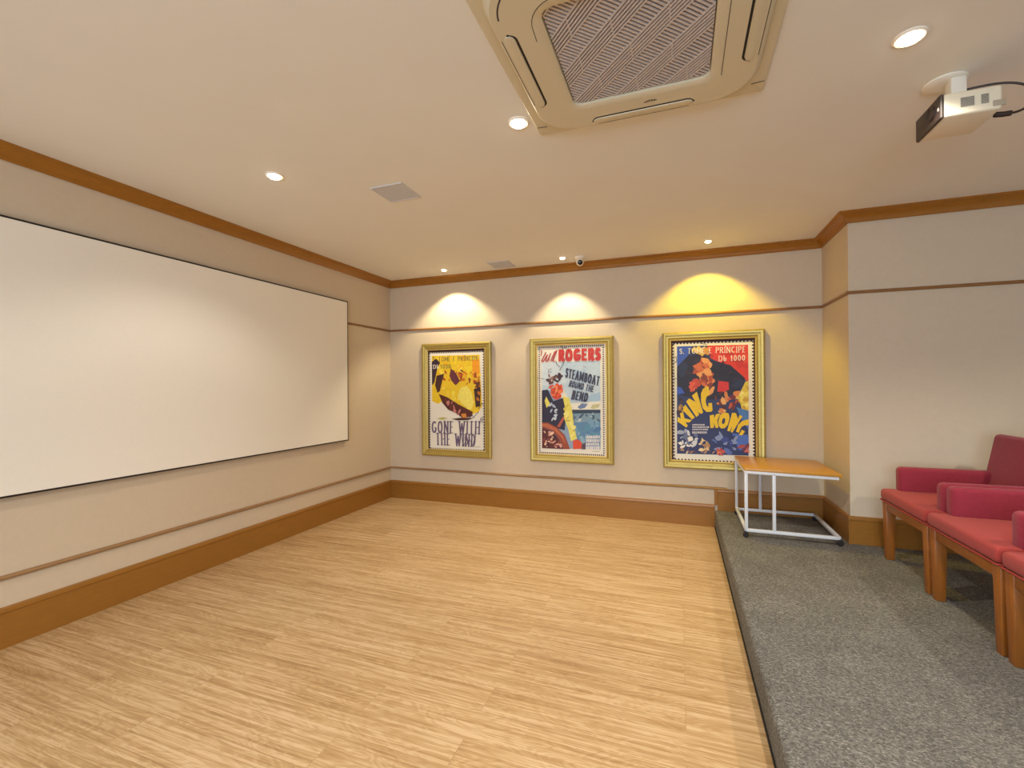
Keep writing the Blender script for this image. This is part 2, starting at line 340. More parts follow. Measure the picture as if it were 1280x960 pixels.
ART = {
 'amber': [
  ('poly','F0CC28',[(-304,496),(289,492),(298,243),(318,-67),(274,-132),(184,-163),(20,-86),(-148,-4),(-225,-48),(-302,-18)]),
  ('daub',34,3,10,30,['FFE55A','F8DA30','F2C020'],[(-279,471),(278,472),(277,243),(-261,250)]),
  ('poly','F6A21E',[(197,433),(285,443),(288,284),(205,274)]),
  ('poly','3A2438',[(-303,429),(-248,462),(-195,415),(-230,365),(-269,199),(-301,157)]),
  ('daub',40,5,9,24,['D9791C','E8992A','A8481C','F4B62A','7A3420'],[(-146,316),(277,325),(285,162),(-166,198)]),
  ('poly','6B2E3E',[(-61,351),(7,288),(51,210),(-1,160),(-56,214),(-79,268)]),
  ('poly','4A2622',[(-242,270),(-146,291),(-174,195),(-201,97),(-232,77),(-262,165)]),
  ('daub',20,7,10,26,['F6E04A','FCEB78','F3D338'],[(-176,165),(21,163),(204,64),(185,-101),(39,-36),(-148,64)]),
  ('poly','F7E86E',[(62,133),(135,156),(193,80),(221,-35),(184,-114),(61,-36),(21,47)]),
  ('poly','5A241E',[(-215,64),(-107,27),(20,-45),(206,-133),(191,-183),(85,-205),(-3,-146),(-96,-112),(-168,-38)]),
  ('daub',16,9,8,22,['7A3A2C','4A1E1C','A8605A','C98074'],[(-167,21),(-36,-37),(148,-151),(74,-185),(-92,-96)]),
  ('poly','40241E',[(222,96),(284,243),(301,96),(293,-67),(242,-84)]),
  ('daub',12,12,8,22,['2E1A20','6A3A1C','C0701C'],[(223,211),(295,243),(300,-34),(239,-51)]),
  ('poly','D88A3C',[(60,-155),(122,-151),(133,-194),(89,-211)]),
  ('poly','B9B445',[(-245,-214),(-169,-199),(-97,-208),(-176,-223)]),
  ('poly','4A2420',[(-56,-214),(56,-199),(220,-199),(147,-223),(19,-229)]),
  ('text', '2E2A48', 'S. TOMÉ E PRÍNCIPE', 0.1, 1, [(-289, 483), (278, 479), (278, 433), (-289, 430)]),
  ('text', 'F6F0E0', 'Db', 0.16, 1, [(-284, 393), (-210, 395), (-211, 351), (-284, 349)]),
  ('text', '2E2A48', '1000', 0.12, 1, [(-191, 394), (-61, 396), (-61, 351), (-192, 350)]),
  ('text', '6A5878', 'GONE WITH', 0.125, 1, [(-307, -246), (292, -233), (287, -374), (-308, -375)]),
  ('text', '6A5878', 'THE WIND', 0.125, 1, [(-256, -377), (240, -379), (232, -513), (-251, -509)]),
  ('line','3E3450',3,[(147,-210),(202,-166),(213,-196),(260,-143),(274,-132)]),
  ('line','3E3450',3,[(275,-100),(311,-34),(328,-50)]),
  ('line','3E3450',3,[(288,-263),(303,-191),(316,-249),(327,-181)]),
  ('line','3E3450',3,[(59,-351),(73,-433),(87,-516),(113,-465),(106,-399)]),
  ('line','3E3450',3,[(113,-515),(164,-430),(200,-495),(240,-395),(230,-346)]),
  ('line','5A5058',2,[(225,-517),(293,-511)]),
 ],
 'nautical': [
  ('poly','C4DAEC',[(-304,384),(301,388),(299,-32),(1,-42),(-77,115),(-303,99)]),
  ('poly','D5E4F0',[(-304,384),(-108,382),(-45,177),(-302,147)]),
  ('daub',14,21,16,44,['D2E3F0','B4D0E8','C9DDEE'],[(-44,365),(291,373),(289,-9),(17,-10)]),
  ('poly','A9C8E6',[(159,37),(300,83),(299,-27),(111,-35)]),
  ('poly','8FA8C8',[(-303,99),(-207,99),(17,-57),(299,-39),(296,-488),(-305,-500)]),
  ('poly','EDEBE0',[(-5,-36),(299,-9),(299,-100),(1,-98)]),
  ('poly','6F86B4',[(67,-72),(111,-33),(173,-40),(142,-79),(95,-91)]),
  ('poly','C9C79A',[(198,-80),(220,-48),(293,-33),(284,-70),(235,-89)]),
  ('poly','2E3E58',[(4,-98),(299,-94),(298,-131),(4,-141)]),
  ('poly','7E9CB4',[(8,-138),(298,-128),(298,-222),(16,-228)]),
  ('daub',14,22,8,26,['56728E','9CB6C6','3E566E','B9CAD2'],[(16,-143),(288,-134),(287,-215),(24,-221)]),
  ('poly','5F8AB4',[(13,-229),(298,-210),(296,-451),(46,-461)]),
  ('daub',20,23,12,34,['4F7CB0','76A0C0','5A92B4','88AEC4'],[(24,-236),(287,-230),(286,-375),(77,-413)]),
  ('poly','2A2440',[(-303,99),(-240,107),(-183,-12),(-78,20),(-47,-105),(-64,-309),(-305,-251)]),
  ('daub',12,61,8,16,['C4D2E4','A8BCD4','DCE4EC'],[(-257,-44),(-159,-27),(-151,-216),(-255,-203)]),
  ('poly','E9E06A',[(-257,36),(-215,-43),(-254,-83),(-274,-12)]),
  ('poly','E9E06A',[(-84,36),(-17,21),(13,-104),(31,-259),(62,-390),(-1,-416),(-29,-292),(-72,-183),(-60,-73)]),
  ('daub',14,24,8,24,['F2EC8C','D8CC50','C8BC6A'],[(-62,-11),(-7,-26),(39,-352),(-1,-369),(-47,-167)]),
  ('daub',14,29,18,34,['E2562E','D84A28'],[(-215,139),(-85,146),(-107,36),(-167,4),(-207,68)]),
  ('daub',16,25,8,22,['F07A48','C8401E','F49A68','B83A20'],[(-207,139),(-85,146),(-107,36),(-167,-11),(-207,68)]),
  ('daub',16,27,10,26,['4A2E34','6A4440','2E1E28','A07A6C'],[(-259,227),(-190,270),(-92,269),(-71,190),(-223,160)]),
  ('poly','9A4A32',[(-303,-235),(-242,-234),(-145,-279),(-65,-356),(-10,-497),(-74,-500),(-129,-389),(-202,-312),(-304,-286)]),
  ('poly','C06A48',[(-304,-245),(-239,-247),(-148,-295),(-81,-369),(-50,-465),(-97,-388),(-169,-315),(-304,-267)]),
  ('poly','5C2428',[(-304,-286),(-202,-315),(-129,-392),(-75,-500),(-305,-500)]),
  ('daub',30,26,6,18,['D8A090','8A3A30','F0C8B0','B05A44','3A1A24'],[(-296,-315),(-210,-328),(-130,-420),(-98,-482),(-297,-490)]),
  ('poly','B45A4A',[(-145,-271),(-79,-168),(-64,-186),(-116,-282)]),
  ('poly','DE4E28',[(19,-412),(70,-395),(112,-427),(105,-489),(22,-496)]),
  ('poly','5A4450',[(112,-443),(147,-426),(147,-494),(105,-493)]),
  ('poly','E8E4E4',[(153,-357),(160,-355),(160,-384),(152,-386)]),
  ('poly','E8E4E4',[(165,-356),(176,-354),(176,-383),(165,-385)]),
  ('poly','E8E4E4',[(180,-356),(194,-354),(194,-383),(180,-385)]),
  ('poly','E8E4E4',[(199,-355),(216,-353),(216,-382),(199,-384)]),
  ('poly','E8E4E4',[(220,-354),(230,-353),(229,-382),(220,-383)]),
  ('poly','E8E4E4',[(234,-354),(247,-352),(246,-381),(234,-383)]),
  ('poly','E8E4E4',[(251,-353),(266,-351),(266,-380),(251,-382)]),
  ('poly','E8E4E4',[(271,-353),(279,-351),(278,-380),(271,-382)]),
  ('poly','E8E4E4',[(283,-352),(291,-351),(290,-380),(283,-381)]),
  ('poly','E8E4E4',[(152,-392),(163,-390),(163,-419),(152,-421)]),
  ('poly','E8E4E4',[(168,-391),(182,-389),(182,-419),(168,-421)]),
  ('poly','E8E4E4',[(186,-391),(203,-389),(203,-418),(186,-420)]),
  ('poly','E8E4E4',[(208,-390),(217,-388),(217,-417),(208,-419)]),
  ('poly','E8E4E4',[(222,-390),(234,-388),(234,-417),(222,-419)]),
  ('poly','E8E4E4',[(239,-389),(254,-387),(254,-416),(238,-418)]),
  ('poly','E8E4E4',[(258,-388),(266,-387),(266,-416),(258,-417)]),
  ('poly','E8E4E4',[(271,-388),(281,-386),(281,-415),(270,-417)]),
  ('poly','E8E4E4',[(286,-387),(290,-386),(290,-415),(286,-416)]),
  ('poly','E8E4E4',[(152,-429),(166,-427),(166,-453),(152,-455)]),
  ('poly','E8E4E4',[(171,-428),(188,-426),(188,-452),(171,-454)]),
  ('poly','E8E4E4',[(192,-427),(202,-426),(201,-452),(192,-454)]),
  ('poly','E8E4E4',[(206,-427),(218,-425),(218,-451),(206,-453)]),
  ('poly','E8E4E4',[(223,-426),(238,-424),(238,-450),(223,-452)]),
  ('poly','E8E4E4',[(243,-426),(251,-424),(250,-450),(243,-452)]),
  ('poly','E8E4E4',[(255,-425),(266,-423),(266,-449),(255,-451)]),
  ('poly','E8E4E4',[(270,-425),(284,-423),(284,-448),(270,-451)]),
  ('poly','E8E4E4',[(152,-463),(169,-461),(169,-490),(152,-492)]),
  ('poly','E8E4E4',[(174,-462),(183,-460),(183,-489),(173,-491)]),
  ('poly','E8E4E4',[(187,-461),(200,-459),(200,-489),(187,-491)]),
  ('poly','E8E4E4',[(204,-461),(220,-459),(220,-488),(204,-490)]),
  ('poly','E8E4E4',[(224,-460),(232,-458),(232,-487),(224,-489)]),
  ('poly','E8E4E4',[(237,-459),(247,-458),(247,-487),(236,-489)]),
  ('poly','E8E4E4',[(252,-459),(266,-457),(265,-486),(252,-488)]),
  ('poly','E8E4E4',[(270,-458),(287,-456),(287,-485),(270,-487)]),
  ('line','7A7A86',2,[(216,-512),(290,-508)]),
  ('text', 'CC3A34', 'ROGERS', 0.22, 0, [(-123, 515), (305, 517), (304, 394), (-124, 395)]),
  ('line','B8484C',5,[(-310,515),(-300,498),(-310,459)]),
  ('line','B8484C',6,[(-257,489),(-304,403),(-287,396),(-241,465),(-261,402),(-245,398),(-205,479)]),
  ('line','B8484C',5,[(-228,401),(-218,448)]),
  ('line','B8484C',3,[(-211,470),(-208,480)]),
  ('line','B8484C',5,[(-208,400),(-162,497),(-156,484),(-192,400)]),
  ('line','B8484C',5,[(-182,403),(-139,506),(-149,500),(-185,406),(-163,393)]),
  ('text', '3E4058', 'STEAMBOAT', 0.15, 0, [(-44, 326), (299, 232), (285, 141), (-57, 232)]),
  ('text', '3E4058', 'ROUND THE', 0.15, 0, [(-3, 199), (242, 139), (227, 77), (-23, 136)]),
  ('text', '3E4058', 'BEND', 0.17, 0, [(24, 99), (184, 67), (167, -19), (2, 5)]),
  ('text', '55607A', 'in', 0.16, 0, [(130, 342), (158, 339), (156, 323), (128, 327)]),
  ('line','4A4450',2.5,[(-153,405),(-140,364),(-105,335)]),
  ('line','4A4450',2.5,[(-94,552),(-81,523),(-42,537),(-46,435),(-69,381),(-112,303)]),
  ('line','4A4450',2.5,[(-196,321),(-229,312),(-232,287),(-198,286)]),
  ('line','4A4450',2.5,[(-355,225),(-272,217)]),
 ],
 'jungle': [
  ('poly','2E3868',[(-299,505),(297,498),(293,-490),(-307,-499)]),
  ('poly','3C5CC8',[(-299,505),(-169,503),(-205,413),(-301,315)]),
  ('poly','E03A24',[(-41,503),(297,498),(298,166),(219,229),(111,324),(-11,385)]),
  ('daub',14,31,14,36,['EC4A2C','D0301E','F05838'],[(112,472),(287,474),(288,228),(192,275)]),
  ('poly','241E34',[(-301,307),(-205,413),(-84,433),(-14,370),(152,320),(272,199),(217,80),(81,20),(-44,4),(-230,34),(-303,65)]),
  ('daub',26,32,14,44,['1E1A30','30283C','2A3050','3C2838'],[(-279,283),(-84,395),(124,306),(252,184),(164,95),(-158,65)]),
  ('poly','3C5CC8',[(-302,127),(-264,119),(-235,65),(-303,56)]),
  ('daub',8,33,14,30,['E8C050','F2D060','D89A3C'],[(-162,482),(-48,481),(-48,424),(-155,420)]),
  ('daub',30,34,14,36,['D8703C','E88A4C','B84E2A','8A3A24','F0A860'],[(-138,373),(-21,370),(-8,187),(12,65),(-44,96),(-128,234)]),
  ('daub',12,35,12,26,['E8603C','F07A4C','D04A30'],[(-200,173),(-114,196),(-107,103),(-172,96)]),
  ('poly','D8342C',[(52,179),(137,167),(139,98),(95,77),(43,80)]),
  ('daub',20,36,10,28,['C85A34','E08A44','7A2A24','F0B870','5A1E24'],[(26,65),(217,80),(217,-25),(52,-117),(25,-26)]),
  ('poly','E2C83C',[(206,20),(272,169),(297,178),(296,-91),(243,-84),(230,-25)]),
  ('daub',10,37,10,26,['F2E060','D0A430','F8EC88'],[(231,50),(290,154),(289,-69),(250,-69)]),
  ('poly','4A7CC0',[(196,-58),(296,-91),(295,-262),(242,-174)]),
  ('daub',14,38,8,24,['A87C3C','5A3A2C','C89A54','3A2430'],[(-296,18),(-245,18),(-253,-121),(-297,-122)]),
  ('poly','4A70C8',[(161,-295),(295,-306),(294,-455),(214,-443)]),
  ('daub',18,39,10,26,['D8DCE4','A8B0C8','6A7498','F0ECE0'],[(-291,-293),(-210,-275),(-118,-334),(-162,-459),(-270,-433)]),
  ('daub',12,40,8,22,['E0C090','F0D8A8','B88A58'],[(-125,-365),(-54,-355),(-6,-468),(-119,-457)]),
  ('daub',26,41,8,24,['3A4A94','5A70B4','28306C','8A9AC8'],[(-19,-316),(188,-310),(200,-474),(8,-482)]),
  ('daub',10,42,8,20,['C85A4A','A83A3A','E07A5A'],[(36,-451),(91,-445),(98,-490),(42,-490)]),
  ('daub',10,43,8,20,['B04A44','6A2A3C','D07060'],[(225,-390),(289,-381),(290,-462),(234,-457)]),
  ('daub',16,44,5,14,['B88A6A','6A4A5A','D8C0A0'],[(-292,-457),(8,-459),(8,-482),(-292,-489)]),
  ('poly','D8D4DC',[(-171,-219),(-165,-219),(-166,-233),(-171,-233)]),
  ('poly','D8D4DC',[(-161,-219),(-148,-218),(-148,-232),(-161,-233)]),
  ('poly','D8D4DC',[(-144,-218),(-133,-218),(-133,-232),(-144,-232)]),
  ('poly','D8D4DC',[(-128,-218),(-118,-218),(-118,-231),(-128,-232)]),
  ('poly','D8D4DC',[(-114,-218),(-106,-217),(-106,-231),(-114,-231)]),
  ('poly','D8D4DC',[(-101,-217),(-94,-217),(-94,-231),(-101,-231)]),
  ('poly','D8D4DC',[(-90,-217),(-84,-217),(-84,-231),(-90,-231)]),
  ('poly','D8D4DC',[(-80,-217),(-67,-217),(-67,-230),(-80,-231)]),
  ('poly','D8D4DC',[(-171,-240),(-161,-240),(-161,-254),(-171,-254)]),
  ('poly','D8D4DC',[(-157,-240),(-148,-240),(-149,-254),(-157,-254)]),
  ('poly','D8D4DC',[(-144,-240),(-137,-240),(-137,-253),(-144,-254)]),
  ('poly','D8D4DC',[(-133,-240),(-127,-239),(-127,-253),(-133,-253)]),
  ('poly','D8D4DC',[(-123,-239),(-110,-239),(-110,-253),(-123,-253)]),
  ('poly','D8D4DC',[(-106,-239),(-94,-239),(-94,-252),(-106,-253)]),
  ('poly','D8D4DC',[(-90,-238),(-80,-238),(-80,-252),(-90,-252)]),
  ('poly','D8D4DC',[(-76,-238),(-67,-238),(-68,-252),(-76,-252)]),
  ('poly','D8D4DC',[(-63,-238),(-56,-238),(-56,-251),(-63,-252)]),
  ('poly','D8D4DC',[(-52,-238),(-46,-237),(-46,-251),(-52,-251)]),
  ('poly','D8D4DC',[(-42,-237),(-29,-237),(-30,-251),(-42,-251)]),
  ('poly','D8D4DC',[(-172,-262),(-166,-262),(-166,-276),(-172,-276)]),
  ('poly','D8D4DC',[(-161,-262),(-149,-261),(-149,-275),(-162,-276)]),
  ('poly','D8D4DC',[(-144,-261),(-133,-261),(-133,-275),(-144,-275)]),
  ('poly','D8D4DC',[(-129,-261),(-119,-261),(-119,-274),(-129,-275)]),
  ('poly','D8D4DC',[(-114,-261),(-106,-260),(-106,-274),(-114,-274)]),
  ('poly','D8D4DC',[(-102,-260),(-94,-260),(-95,-274),(-102,-274)]),
  ('poly','D8D4DC',[(-90,-260),(-85,-260),(-85,-274),(-90,-274)]),
  ('poly','D8D4DC',[(-80,-260),(-68,-259),(-68,-273),(-80,-273)]),
  ('poly','D8D4DC',[(-63,-259),(-52,-259),(-52,-273),(-63,-273)]),
  ('poly','D8D4DC',[(-48,-259),(-38,-259),(-38,-272),(-48,-273)]),
  ('poly','D8D4DC',[(-172,-287),(-162,-286),(-162,-307),(-172,-307)]),
  ('poly','D8D4DC',[(-157,-286),(-149,-286),(-149,-306),(-158,-306)]),
  ('poly','D8D4DC',[(-144,-286),(-137,-286),(-137,-306),(-145,-306)]),
  ('poly','D8D4DC',[(-133,-286),(-127,-285),(-128,-305),(-133,-306)]),
  ('poly','D8D4DC',[(-123,-285),(-110,-285),(-110,-305),(-123,-305)]),
  ('poly','D8D4DC',[(-106,-285),(-95,-285),(-95,-304),(-106,-305)]),
  ('poly','D8D4DC',[(-90,-284),(-81,-284),(-81,-304),(-91,-304)]),
  ('poly','D8D4DC',[(-76,-284),(-68,-284),(-68,-304),(-76,-304)]),
  ('poly','D8D4DC',[(-64,-284),(-57,-283),(-57,-303),(-64,-304)]),
  ('poly','D8D4DC',[(-52,-283),(-47,-283),(-47,-303),(-52,-303)]),
  ('text', 'F4EEDC', 'S. TOMÉ E PRÍNCIPE', 0.13, 1, [(-277, 482), (277, 486), (276, 432), (-278, 434)]),
  ('text', 'F4EEDC', 'Db 1000', 0.13, 1, [(56, 406), (271, 407), (271, 360), (56, 357)]),
  ('poly','F2CC0C',[(-301,-198),(-295,-154),(-270,-174),(-278,-121),(-251,-109),(-239,-167),(-174,-182),(-198,-206),(-230,-204),(-209,-235),(-224,-253)]),
  ('poly','F2CC0C',[(-251,-95),(-249,-65),(-230,-40),(-149,-158),(-173,-177)]),
  ('poly','F2CC0C',[(-224,-11),(-196,19),(-142,-15),(-173,44),(-130,81),(-78,-111),(-94,-124),(-125,-107),(-111,-130),(-136,-153)]),
  ('poly','F2CC0C',[(-23,57),(-29,123),(-48,131),(-78,105),(-95,63),(-95,-6),(-81,-70),(-50,-106),(-7,-102),(2,-89),(-3,-21),(-34,-26),(-33,-62),(-49,-42),(-56,-5),(-49,31)]),
  ('poly','F2CC0C',[(-23,-137),(12,-128),(15,-159),(32,-123),(68,-116),(41,-180),(50,-247),(26,-250),(13,-208),(11,-249),(-18,-253)]),
  ('ring','F2CC0C',[(99,-106),(135,-115),(142,-157),(127,-220),(102,-250),(73,-254),(52,-232),(49,-188),(63,-133)],[(96,-157),(106,-167),(103,-196),(91,-214),(80,-209),(78,-192),(85,-167)]),
  ('poly','F2CC0C',[(163,-110),(194,-112),(211,-165),(222,-128),(247,-140),(162,-290),(151,-283),(162,-229),(143,-279),(121,-272)]),
  ('poly','F2CC0C',[(296,-166),(297,-214),(280,-222),(267,-218),(241,-232),(226,-259),(217,-289),(193,-277),(213,-213),(242,-184),(272,-170)]),
  ('poly','F2CC0C',[(241,-259),(265,-275),(246,-307),(236,-312),(217,-306)]),
  ('line','3A3440',2.5,[(-337,401),(-307,408),(-303,362),(-330,350)]),
  ('line','3A3440',2.5,[(-334,198),(-307,206)]),
  ('line','3A3440',2.5,[(-339,269),(-328,237)]),
  ('line','3A3440',2.5,[(-94,525),(-41,511)]),
  ('line','3A3440',2.5,[(-20,397),(-11,415),(12,406)]),
 ],
}

# ------------------------------------------------------------------ projection screen
t = thing('projection_screen', 'large white fixed projection screen with thin black edge on the left wall', 'projection screen', (0, 2.3, 1.46))
bm = bmesh.new()
S0, S1, SZ0, SZ1 = 0.62, 3.775, 0.757, 2.168
for (a, b, c, d) in ((S0, S1, SZ0, SZ0 + .010), (S0, S1, SZ1 - .010, SZ1), (S0, S0 + .010, SZ0 + .010, SZ1 - .010), (S1 - .010, S1, SZ0 + .010, SZ1 - .010)):
    box(bm, .002, .038, a - 2.3, b - 2.3, c - 1.46, d - 1.46)
obj('screen_frame', bm, M['black'], t, False)
bm = bmesh.new(); box(bm, .018, .0375, S0 + .008 - 2.3, S1 - .005 - 2.3, SZ0 + .005 - 1.46, SZ1 - .005 - 1.46)
obj('screen_fabric', bm, M['screen'], t, False)

# ------------------------------------------------------------------ framed posters
def arc(cx, cy, rx, ry, a0, a1, n=10): return [(cx + rx * math.cos(math.radians(a0 + (a1 - a0) * k / n)), cy + ry * math.sin(math.radians(a0 + (a1 - a0) * k / n))) for k in range(n + 1)]
_O = arc(.5, .5, .5, .5, 90, 450, 20)
GLYPH = {
 'A': (.74, [[(0, 0), (.5, 1), (1, 0)], [(.2, .36), (.8, .36)]]),
 'B': (.62, [[(0, 0), (0, 1)], [(0, 1), (.5, 1)] + arc(.5, .77, .42, .23, 90, -90, 6) + [(0, .54)], [(.5, .54)] + arc(.5, .27, .5, .27, 90, -90, 6) + [(0, 0)]]),
 'C': (.66, [arc(.55, .5, .55, .5, 50, 310, 14)]),
 'D': (.68, [[(0, 0), (0, 1)], [(0, 1), (.4, 1)] + arc(.4, .5, .6, .5, 90, -90, 10) + [(0, 0)]]),
 'E': (.56, [[(0, 0), (0, 1)], [(0, 1), (1, 1)], [(0, .52), (.8, .52)], [(0, 0), (1, 0)]]),
 'G': (.72, [arc(.55, .5, .55, .5, 48, 340, 14) + [(1, .42)], [(.6, .44), (1, .44)]]),
 'H': (.70, [[(0, 0), (0, 1)], [(1, 0), (1, 1)], [(0, .52), (1, .52)]]),
 'I': (.22, [[(.5, 0), (.5, 1)]]),
 'M': (.86, [[(0, 0), (0, 1), (.5, .2), (1, 1), (1, 0)]]),
 'N': (.70, [[(0, 0), (0, 1), (1, 0), (1, 1)]]),
 'O': (.74, [_O]),
 'P': (.58, [[(0, 0), (0, 1)], [(0, 1), (.5, 1)] + arc(.5, .74, .5, .26, 90, -90, 8) + [(0, .48)]]),
 'R': (.62, [[(0, 0), (0, 1)], [(0, 1), (.5, 1)] + arc(.5, .75, .46, .25, 90, -90, 8) + [(0, .5)], [(.45, .5), (1, 0)]]),
 'S': (.54, [arc(.5, .76, .48, .24, 25, 270, 10) + arc(.5, .26, .5, .26, 90, -155, 10)]),
 'T': (.62, [[(.5, 0), (.5, 1)], [(0, 1), (1, 1)]]),
 'U': (.68, [[(0, 1), (0, .3)] + arc(.5, .3, .5, .3, 180, 360, 8) + [(1, 1)]]),
 'W': (.96, [[(0, 1), (.25, 0), (.5, .8), (.75, 0), (1, 1)]]),
 'b': (.50, [[(0, 0), (0, 1)], arc(.45, .28, .5, .28, 150, -150, 12)]),
 'i': (.20, [[(.5, 0), (.5, .6)], [(.5, .82), (.5, .88)]]),
 'n': (.46, [[(0, 0), (0, .6)], [(0, .35)] + arc(.5, .35, .5, .25, 180, 0, 8) + [(1, 0)]]),
 '1': (.34, [[(.1, .8), (.6, 1), (.6, 0)]]),
 '0': (.52, [arc(.5, .5, .5, .5, 90, 450, 18)]),
 '.': (.14, [[(.4, 0), (.4, .05)]]),
 ' ': (.34, []),
}
SERIF = {'A': [(0, 0), (1, 0)], 'D': [(0, 0), (0, 1)], 'E': [(0, 0), (0, 1)], 'H': [(0, 0), (0, 1), (1, 0), (1, 1)], 'I': [(.5, 0), (.5, 1)], 'M': [(0, 0), (1, 0)],
         'N': [(0, 0), (0, 1), (1, 1)], 'P': [(0, 0), (0, 1)], 'R': [(0, 0), (0, 1), (1, 0)], 'T': [(.5, 0)], 'W': [(0, 1), (1, 1)], '1': [(.6, 0)], 'b': [(0, 1)]}
class Sheet:
    """flat printed layers on a poster, in millimetres about the poster's centre; each layer lies a hair in front of the last"""
    def __init__(s, lim=None): s.bm = bmesh.new(); s.mats = []; s.layer = 0; s.lim = lim
    def mi(s, m_):
        if m_ not in s.mats: s.mats.append(m_)
        return s.mats.index(m_)
    def face(s, m_, pts, clip=False):
        s.layer += 1
        y = -0.00002 * s.layer
        if clip and s.lim: pts = [(min(max(p[0], s.lim[0]), s.lim[1]), min(max(p[1], s.lim[2]), s.lim[3])) for p in pts]
        vs = []
        for p in pts:
            if not vs or (Vector((p[0], p[1])) - last).length > .2: vs.append(s.bm.verts.new((p[0] / 1000, y, p[1] / 1000))); last = Vector((p[0], p[1]))
        if len(vs) > 2:
            try: f_ = s.bm.faces.new(vs); f_.material_index = s.mi(m_)
            except ValueError: pass
    def quads(s, m_, quads):
        s.layer += 1; y = -0.00002 * s.layer; k = s.mi(m_)
        for j, q in enumerate(quads):
            f_ = s.bm.faces.new([s.bm.verts.new((p[0] / 1000, y - .000003 * (j % 6), p[1] / 1000)) for p in q]); f_.material_index = k
    def ring(s, m_, outer, inner):
        def res(P, n=40):
            out = []
            for k in range(n):
                u = k / n * len(P); i = int(u); f_ = u - i; a, b = P[i], P[(i + 1) % len(P)]
                out.append((a[0] + (b[0] - a[0]) * f_, a[1] + (b[1] - a[1]) * f_))
            return out
        cx = sum(p[0] for p in inner) / len(inner); cy = sum(p[1] for p in inner) / len(inner)
        ang = lambda p: math.atan2(p[1] - cy, p[0] - cx)
        o = sorted(res(outer), key=ang); i = sorted(res(inner), key=ang)
        s.quads(m_, [(o[k], o[(k + 1) % 40], i[(k + 1) % 40], i[k]) for k in range(40)])
    def stroke_quads(s, pts, wd, wh=None, cap=True):
        wh = wd if wh is None else wh
        out = []; hw = []
        for a, b in zip(pts, pts[1:]):
            a = Vector(a); b = Vector(b); d = b - a
            if d.length < 1e-6: continue
            d.normalize(); n = Vector((-d.y, d.x))
            h = (wd * abs(d.y) + wh * abs(d.x)) / 2
            e = h * (.98 if cap else .4)
            a2 = a - d * e; b2 = b + d * e
            out.append([tuple(a2 + n * h), tuple(a2 - n * h), tuple(b2 - n * h), tuple(b2 + n * h)])
        return out
    def text(s, m_, string, wt, serif, Q):
        Q = [Vector(q) for q in Q]                       # TL, TR, BR, BL
        H = ((Q[0] - Q[3]).length + (Q[1] - Q[2]).length) / 2; W = ((Q[1] - Q[0]).length + (Q[2] - Q[3]).length) / 2
        acc = {'É': 'E', 'Í': 'I'}
        gap = .20 if serif else .10
        tot = sum(GLYPH[acc.get(c, c)][0] + gap for c in string) - gap
        k = W / tot; wd = wt * H; wh = wd * (.5 if serif else .95); x = 0; quads = []
        for c in string:
            gw, st = GLYPH[acc.get(c, c)]; w_ = gw * k
            f_ = lambda p: (x + wd / 2 + p[0] * max(w_ - wd, 0) if gw > .25 else x + w_ / 2, wh / 2 + p[1] * (H - wh))
            for pl in st: quads += s.stroke_quads([f_(p) for p in pl], wd, wh, len(pl) < 6)
            if serif:
                for p in SERIF.get(acc.get(c, c), []):
                    q = f_(p); sw = wd * .8; quads += s.stroke_quads([(q[0] - sw, q[1]), (q[0] + sw, q[1])], wh * .8, wh * .8)
            if c in acc:
                q = f_((.5, 1)); quads += s.stroke_quads([(q[0], q[1] + H * .10), (q[0] + H * .14, q[1] + H * .24)], wd * .6)
            x += w_ + gap * k
        def wmap(p):
            u, v_ = p[0] / W, p[1] / H
            r = (Q[3] * (1 - u) + Q[2] * u) * (1 - v_) + (Q[0] * (1 - u) + Q[1] * u) * v_
            return (r.x, r.y)
        s.quads(m_, [[wmap(p) for p in q] for q in quads])
    def daub(s, n, seed, smin, smax, pal, region):
        R_ = random.Random(seed)
        xs = [p[0] for p in region]; ys = [p[1] for p in region]
        def inside(x, y):
            c = False; j = len(region) - 1
            for i in range(len(region)):
                (xi, yi), (xj, yj) = region[i], region[j]
                if (yi > y) != (yj > y) and x < (xj - xi) * (y - yi) / (yj - yi) + xi: c = not c
                j = i
            return c
        k = 0
        for _ in range(n * 20):
            if k >= n: break
            x, y = R_.uniform(min(xs), max(xs)), R_.uniform(min(ys), max(ys))
            if not inside(x, y): continue
            k += 1; r = R_.uniform(smin, smax) * 1.7; el = R_.uniform(.3, .7); th = R_.uniform(0, PI)
            pts = []
            for j in range(11):
                a = 2 * PI * j / 11; q = r * R_.uniform(.7, 1.1)
                px, py = q * math.cos(a), q * el * math.sin(a)
                pts.append((x + px * math.cos(th) - py * math.sin(th), y + px * math.sin(th) + py * math.cos(th)))
            s.face(ink(R_.choice(pal)), pts, True)
OPX, OPZ = 352, 565           # half opening of the mouldings, mm
def perforated(hx0, hx1, hz0, hz1, pitch, depth):
    """outline of a stamp-like sheet with scalloped edges"""
    pts = []
    def side(a, b, nx, ny):
        L_ = math.hypot(b[0] - a[0], b[1] - a[1]); n = int(L_ / pitch)
        for k in range(n):
            for f_, dd in ((.0, 0), (.28, 0), (.36, -.75), (.5, -1), (.64, -1), (.78, -.75), (.86, 0)):
                u = (k + f_) / n
                pts.append((a[0] + (b[0] - a[0]) * u + nx * dd * depth, a[1] + (b[1] - a[1]) * u + ny * dd * depth))
    side((hx0, hz0), (hx1, hz0), 0, -1); side((hx1, hz0), (hx1, hz1), 1, 0); side((hx1, hz1), (hx0, hz1), 0, 1); side((hx0, hz1), (hx0, hz0), -1, 0)
    return pts
